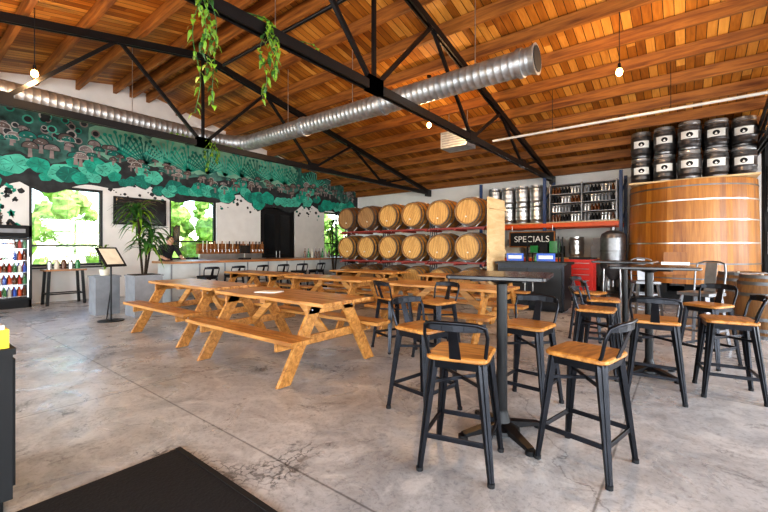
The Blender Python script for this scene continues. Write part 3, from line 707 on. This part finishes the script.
b.done('glassware_row')
b=B()
for i in range(14):
    h=.3; b.lathe([(0,0),(.036,0),(.036,h*.6),(.014,h*.75),(.014,h),(0,h)],['bottle','green','cream','bottle'][i%4],10,c=(-9.55,8.2+.15*i+(.4 if i>7 else 0),.992))
b.done('bottle_row')
b=B(); b.box((0,0,.02),(.22,.26,.04),'blackmatte'); b.box((0,0,.12),(.03,.03,.18),'steel'); b.box((.02,0,.27),(.03,.32,.22),'screen'); b.done('pos_terminal',(-9.45,6.0,.992))
b=B(); b.box((0,0,0),(.06,1.3,.74),'blackmatte'); b.box((.033,0,0),(.006,1.22,.66),'screen'); b.box((-.05,0,0),(.06,.3,.3),'black'); b.done('wall_tv',(XL+.10,4.35,2.3))

# bartender ------------------------------------------------------------
def person(loc):
    root=bpy.data.objects.new('bartender',None); COL.objects.link(root); root.location=loc
    V=[(0,0,.93),(.02,0,1.08),(.09,0,1.22),(.15,0,1.33),(.21,0,1.41),
       (-.01,.09,.88),(.01,.1,.5),(-.03,.1,.09),(.1,.1,.04),
       (-.01,-.09,.88),(.01,-.1,.5),(-.03,-.1,.09),(.1,-.1,.04),
       (.14,.17,1.31),(.27,.24,1.10),(.46,.20,1.035),(.52,.19,1.025),
       (.14,-.17,1.31),(.27,-.24,1.10),(.46,-.20,1.035),(.52,-.19,1.025)]
    E=[(0,1),(1,2),(2,3),(3,4),(0,5),(5,6),(6,7),(7,8),(0,9),(9,10),(10,11),(11,12),(3,13),(13,14),(14,15),(15,16),(3,17),(17,18),(18,19),(19,20)]
    Rr=[(.15,.12),(.14,.11),(.16,.12),(.13,.1),(.06,.06),(.1,.1),(.07,.07),(.045,.045),(.045,.03),(.1,.1),(.07,.07),(.045,.045),(.045,.03),
        (.07,.07),(.05,.05),(.03,.028),(.038,.018),(.07,.07),(.05,.05),(.03,.028),(.038,.018)]
    me=bpy.data.meshes.new('tmp'); me.from_pydata(V,E,[]); o=bpy.data.objects.new('tmp',me); COL.objects.link(o)
    o.modifiers.new('skin','SKIN'); o.modifiers.new('sub','SUBSURF').levels=2
    for i,sv in enumerate(me.skin_vertices[0].data): sv.radius=Rr[i]; sv.use_root=(i==0)
    dg=bpy.context.evaluated_depsgraph_get(); m2=bpy.data.meshes.new_from_object(o.evaluated_get(dg)); bpy.data.objects.remove(o)
    m2.name='body'; m2.materials.clear()
    for k in('shirt','skin','jeans','blackmatte'): m2.materials.append(M[k])
    for p in m2.polygons:
        c=p.center; p.use_smooth=True
        p.material_index=3 if c.z<.1 else 2 if c.z<.94 else 1 if (c.x>.33 and abs(c.y)>.12) or (c.z>1.385) else 0
    inst('body',m2,parent=root)
    b=B()
    for s in(-1,1):
        for k,(dy,l) in enumerate(((-.030,.055),(-.010,.068),(.010,.072),(.029,.062))):
            x0,y0=.53,s*.19+dy; b.tube([(x0-.02,y0,1.026),(x0+l*.5,y0*1.0+dy*.2,1.028),(x0+l*.85,y0+dy*.3,1.016),(x0+l,y0+dy*.3,1.004)],.009,'skin',7,[.010,.009,.008,.006])
        b.tube([(.49,s*.16,1.02),(.53,s*.135,1.012),(.56,s*.13,1.004)],.01,'skin',7,[.012,.010,.007])
    h=b.done('fingers'); h.parent=root
    b=B(); c=Vector((.255,0,1.475))
    rs=[]
    for i in range(13):
        t=math.pi*i/12; t=min(max(t,.03),math.pi-.03); z=-math.cos(t); w=math.sin(t)
        row=[]
        for k in range(20):
            a=2*math.pi*k/20; x=.098*w*math.cos(a); y=.076*w*math.sin(a)
            if z<0: y*=1+z*.28; x=x*(1+z*.12)+.008
            if math.cos(a)>.96 and -.25<z<.12: x+=.016*(1-abs(z+.1)*2)
            row.append(c+Vector((x,y,.118*z)))
        rs.append(row)
    b.rings(rs,'skin'); 
    for s in(-1,1): b.ball(c+Vector((-.005,s*.076,-.005)),(.02,.009,.03),'skin',8,6); b.ball(c+Vector((.083,s*.03,.012)),(.012,.013,.008),'label',8,6); b.ball(c+Vector((.093,s*.03,.012)),.005,'hair',6,4); b.box(c+Vector((.09,s*.03,.032)),(.01,.032,.006),'hair')
    b.tube([c+Vector((.098,0,.01)),c+Vector((.117,0,-.028)),c+Vector((.1,0,-.035))],.01,'skin',8,[.007,.013,.009])
    b.box(c+Vector((.092,0,-.062)),(.008,.04,.008),'red')
    b.ball(c+Vector((-.018,0,.03)),(.1,.086,.104),'hair',18,12)
    h=b.done('head'); h.parent=root
person((-10.36,4.35,0))

# ------------------------------------------------------------ left side objects
b=B(); w,d,h=.66,.62,1.78
b.box((-d/2+.02,0,h/2),(.04,w,h),'blackmatte'); 
for s in(-1,1): b.box((0,s*(w/2-.02),h/2),(d-.0,.04,h),'blackmatte')
b.box((0,0,.1),(d,w,.2),'blackmatte'); b.box((0,0,h-.12),(d,w,.24),'blackmatte'); b.box((d/2+.005,0,h-.12),(.01,w-.2,.09),'grey')
b.box((-d/2+.05,0,.85),(.01,w-.1,1.3),'cool')
for s in(-1,1): b.box((d/2-.03,s*(w/2-.055),.87),(.02,.02,1.3),'cool')
for k in range(5):
    z=.24+.26*k; b.box((0,0,z),(d-.1,w-.1,.012),'steel')
    for i in range(7):
        for j in range(2): b.lathe([(0,0),(.033,0),(.033,.12),(.012,.16),(.012,.2),(0,.2)],['bottle','red','green','cream','blue','orange'][(i+k*2+j)%6],8,c=(.17-.14*j,-.24+.08*i,z+.008))
for s in(-1,1): b.box((d/2+.02,s*(w/2-.025),.84),(.03,.05,1.32),'black')
b.box((d/2+.02,0,.19),(.03,w-.1,.05),'black'); b.box((d/2+.02,0,1.49),(.03,w-.1,.05),'black'); b.box((d/2+.018,0,.84),(.006,w-.1,1.25),'glass')
b.cyl((d/2+.06,w/2-.05,.6),(d/2+.06,w/2-.05,1.1),.012,'steel')
b.done('display_fridge',(-11.6,1.64,0))
b=B(); b.box((0,0,.79),(.5,.75,.04),'bartop')
for sx in(-1,1):
    for sy in(-1,1): b.beam((sx*.2,sy*.3,.77),(sx*.22,sy*.34,0),.05,.05,'black')
    b.box((sx*.21,0,.25),(.025,.6,.025),'black')
b.box((0,.32,.25),(.4,.025,.025),'black'); b.box((0,-.32,.25),(.4,.025,.025),'black')
b.done('side_table',(-11.4,2.55,0))
b=B()
for i in range(5): b.lathe([(0,0),(.05,0),(.05,.16),(.03,.19),(.03,.22),(0,.22)],['steel','cream','bottle','steel','green'][i],12,c=(0,-.26+.13*i,0))
b.done('jar_group',(-11.4,2.55,.81))
x,y=W(111,6.85); b=B()
b.lathe([(0,0),(.2,0),(.2,.012),(.02,.02)],'black',24); b.cyl((0,0,.01),(0,0,1.05),.014,'black')
b.cyl((-.12,0,.01),(-.0,0,.6),.01,'black'); 
R=(0,math.radians(48),0)
b.box((.0,0,1.13),(.44,.36,.02),'blackmatte',rot=R); b.box((.008,0,1.140),(.36,.28,.008),'cream',rot=R)
b.done('menu_stand',(x,y,0),15)
def arch_leaf(b,base,a,L,w,droop,m,rise=1.0):
    base=Vector(base); dirv=Vector((math.cos(a),math.sin(a),0)); side=Vector((-math.sin(a),math.cos(a),0)); n=6; vs=[]
    for i in range(n+1):
        s=i/n; p=base+dirv*L*s*.8+Vector((0,0,L*(rise*s-droop*s*s))); ww=w*math.sin(math.pi*min(.98,.12+s*.88))
        vs+= [p-side*ww,p+Vector((0,0,-ww*.25)),p+side*ww]
    fs=[]
    for i in range(n): fs+=[(3*i,3*i+1,3*i+4,3*i+3),(3*i+1,3*i+2,3*i+5,3*i+4)]
    b.add(vs,fs,m,True)
def potted(name,loc,pot,height,nl,Ls,sq=True,m='leaf'):
    b=B(); s,hh=pot
    if sq:
        b.box((0,0,hh/2),(s,s,hh),'grey'); b.box((0,0,hh+.01),(s+.03,s+.03,.03),'grey'); b.box((0,0,hh+.028),(s-.05,s-.05,.012),'soil')
    else: b.lathe([(0,0),(s*.38,0),(s*.5,hh),(s*.46,hh),(s*.45,hh-.04),(0,hh-.04)],'grey',20)
    for k in range(4):
        a=k*1.7; ex,ey=.1*math.cos(a),.1*math.sin(a); top=hh+(height-hh)*(.45+.16*k)
        b.tube([(ex*.3,ey*.3,hh-.02),(ex,ey,(hh+top)/2),(ex*1.4,ey*1.4,top)],.018,'soil',7)
        for i in range(nl):
            arch_leaf(b,(ex*1.4,ey*1.4,top-.22+.25*i/nl),i*2.4+k,Ls*random.uniform(.7,1.1),random.uniform(.025,.045),random.uniform(.7,1.3),m if i%4 else 'leaf2',random.uniform(.5,1.1))
    b.done(name,loc)
x,y=W(144,7.5); potted('potted_dracaena',(x,y,0),(.48,.75),2.15,30,.56)
potted('potted_palm',(-8.55,8.5,0),(.36,.55),2.2,18,.42,False)
x,y=W(114,7.6); b=B(); b.box((0,0,.36),(.4,.4,.72),'grey'); b.box((0,0,.735),(.44,.44,.03),'grey'); b.box((0,0,.03),(.36,.36,.06),'grey')
b.lathe([(0,.75),(.07,.75),(.09,.87),(.08,.87),(0,.85)],'cream',14)
for i in range(22): arch_leaf(b,(0,0,.85+.02*i),i*2.4,.22,.022,.9,'leaf2',1.2)
b.tube([(0,0,.85),(0,0,1.3)],.01,'leaf',6)
b.done('display_plinth',(x-.2,y-.1,0))
# trailing vines draped over the truss
def vine(x,y,z0,z1,ns=4,spread=.16,top=None):
    b=B(); n=26
    for s in range(ns):
        oy=-spread+2*spread*s/max(1,ns-1); zz=z1+(z0-z1)*[0,.45,.3,.1,.6][s%5]; P=[]
        for i in range(n+1):
            f=i/n; P.append(Vector((x+.09*min(1,f*12)+.02*math.sin(f*11+s*2),y+oy*(.4+.6*min(1,f*4))+.025*math.cos(f*8+s),z0+.02-(z0-zz)*f)))
        P.insert(0,Vector((x-.02,y+oy*.4,z0+.03)))
        b.tube(P,.004,'leaf',5)
        for i in range(1,n+2):
            if random.random()<.8:
                arch_leaf(b,P[i],random.uniform(0,6.28),random.uniform(.045,.08),random.uniform(.014,.024),1.5,random.choice(['leaf2','leaf2','leaf2','leaf']),.4)
    R=[Vector((x+.06*math.sin(i),y-.8+.1*i,z0+.03)) for i in range(17)]
    b.tube(R,.004,'leaf',5)
    for p in R:
        for q in(0,1): arch_leaf(b,p,random.uniform(0,6.28),.06,.02,1.2,'leaf2',.5)
    b.done('hanging_vine')
vine(-3.4,1.72,3.56,2.42,4,.08); vine(-3.4,2.38,3.56,2.74,3,.07); vine(-8.1,4.3,3.56,2.95,3,.12)

b=B(); b.box((-2.9,0.03,.41),(.66,.70,.70),'blackmatte'); b.box((-2.9,.03,.775),(.68,.72,.03),'blackmatte'); b.box((-2.9,.03,.03),(.6,.64,.06),'black')
b.box((-2.9,.388,.42),(.6,.012,.62),'blackmatte'); b.cyl((-2.7,.40,.4),(-2.7,.40,.55),.008,'steel')
b.done('host_cabinet')
b=B(); b.box((0,0,.045),(.16,.2,.09),'yellow'); b.box((0,0,.10),(.13,.17,.02),'label'); b.box((0,0,.13),(.12,.14,.04),'blue'); b.done('wipes_box',(-2.67,.27,.79))
b=B(); b.box((-1.6,.42,.006),(1.86,1.46,.012),'rubber'); 
for q in((-1.6,1.135,1.86,.03),(-1.6,-.295,1.86,.03)): b.box((q[0],q[1],.009),(q[2],q[3],.016),'blackmatte')
b.done('floor_mat')

# ------------------------------------------------------------ outside
b=B(); b.box((-20,4,-.35),(15.5,50,.1),'grass'); b.done('outside_ground')
def tree(loc,s):
    b=B(); b.tube([(0,0,-.3),(.1,0,1.5*s),(0,.1,2.6*s)],.15*s,'soil',8)
    for i in range(34):
        c=Vector((random.gauss(0,1.0)*s,random.gauss(0,1.2)*s,(2.3+random.gauss(0,.95))*s)); r=random.uniform(.25,.55)*s
        n=10; rs=[]
        for k in range(8):
            t=math.pi*k/7; t=min(max(t,.05),3.09)
            rs.append([c+Vector((math.sin(t)*math.cos(6.283*j/n),math.sin(t)*math.sin(6.283*j/n),-math.cos(t)))*r*random.uniform(.7,1.25) for j in range(n)])
        b.rings(rs,'tree',True,False)
    b.done('tree',loc)
for i in range(8): tree((-19-random.random()*2.5,-1.5+3.6*i,-.3),random.uniform(.95,1.3))

# ------------------------------------------------------------ light
def area(name,loc,rot,sx,sy,e,c=(1,1,1)):
    l=bpy.data.lights.new(name,'AREA'); l.shape='RECTANGLE'; l.size=sx; l.size_y=sy; l.energy=e; l.color=c
    o=bpy.data.objects.new(name,l); COL.objects.link(o); o.location=loc; o.rotation_euler=rot
for i,o in enumerate(RW): area('daylight_right',(XR+.35,(o[0]+o[1])/2,1.75),(0,math.radians(90),0),2.6,o[1]-o[0],(430,430,400,190)[i],(.95,.975,1))
for o in FO: area('front_fill',((o[0]+o[1])/2,YF-.3,1.65),(math.radians(90),0,0),o[1]-o[0],2.8,250,(.95,.975,1))  # fill lamps added behind the camera, one per front opening
s=bpy.data.lights.new('sun','SUN'); s.energy=8; s.angle=.02; s.color=(1,.95,.86); so=bpy.data.objects.new('sun',s); COL.objects.link(so)
so.rotation_euler=(math.radians(-18),math.radians(42),0)
w=bpy.data.worlds.new('sky'); scene.world=w; w.use_nodes=True; nt=w.node_tree; bg=nt.nodes['Background']
sk=nt.nodes.new('ShaderNodeTexSky'); 
try:
    sk.sky_type='NISHITA'; sk.sun_disc=False; sk.sun_elevation=math.radians(45)
except Exception: pass
nt.links.new(sk.outputs[0],bg.inputs['Color']); bg.inputs['Strength'].default_value=.9

# ------------------------------------------------------------ camera
cd=bpy.data.cameras.new('camera'); cam=bpy.data.objects.new('camera',cd); COL.objects.link(cam)
cam.location=(0,0,H0); cam.rotation_euler=(math.radians(90),0,math.radians(37.83))
cd.sensor_width=36; cd.lens=F/768*36; cd.shift_y=-7/768; cd.clip_start=.05
scene.camera=cam
try:
    scene.view_settings.view_transform='Standard'; scene.view_settings.look='Medium High Contrast'
except Exception: pass
scene.view_settings.exposure=-0.08
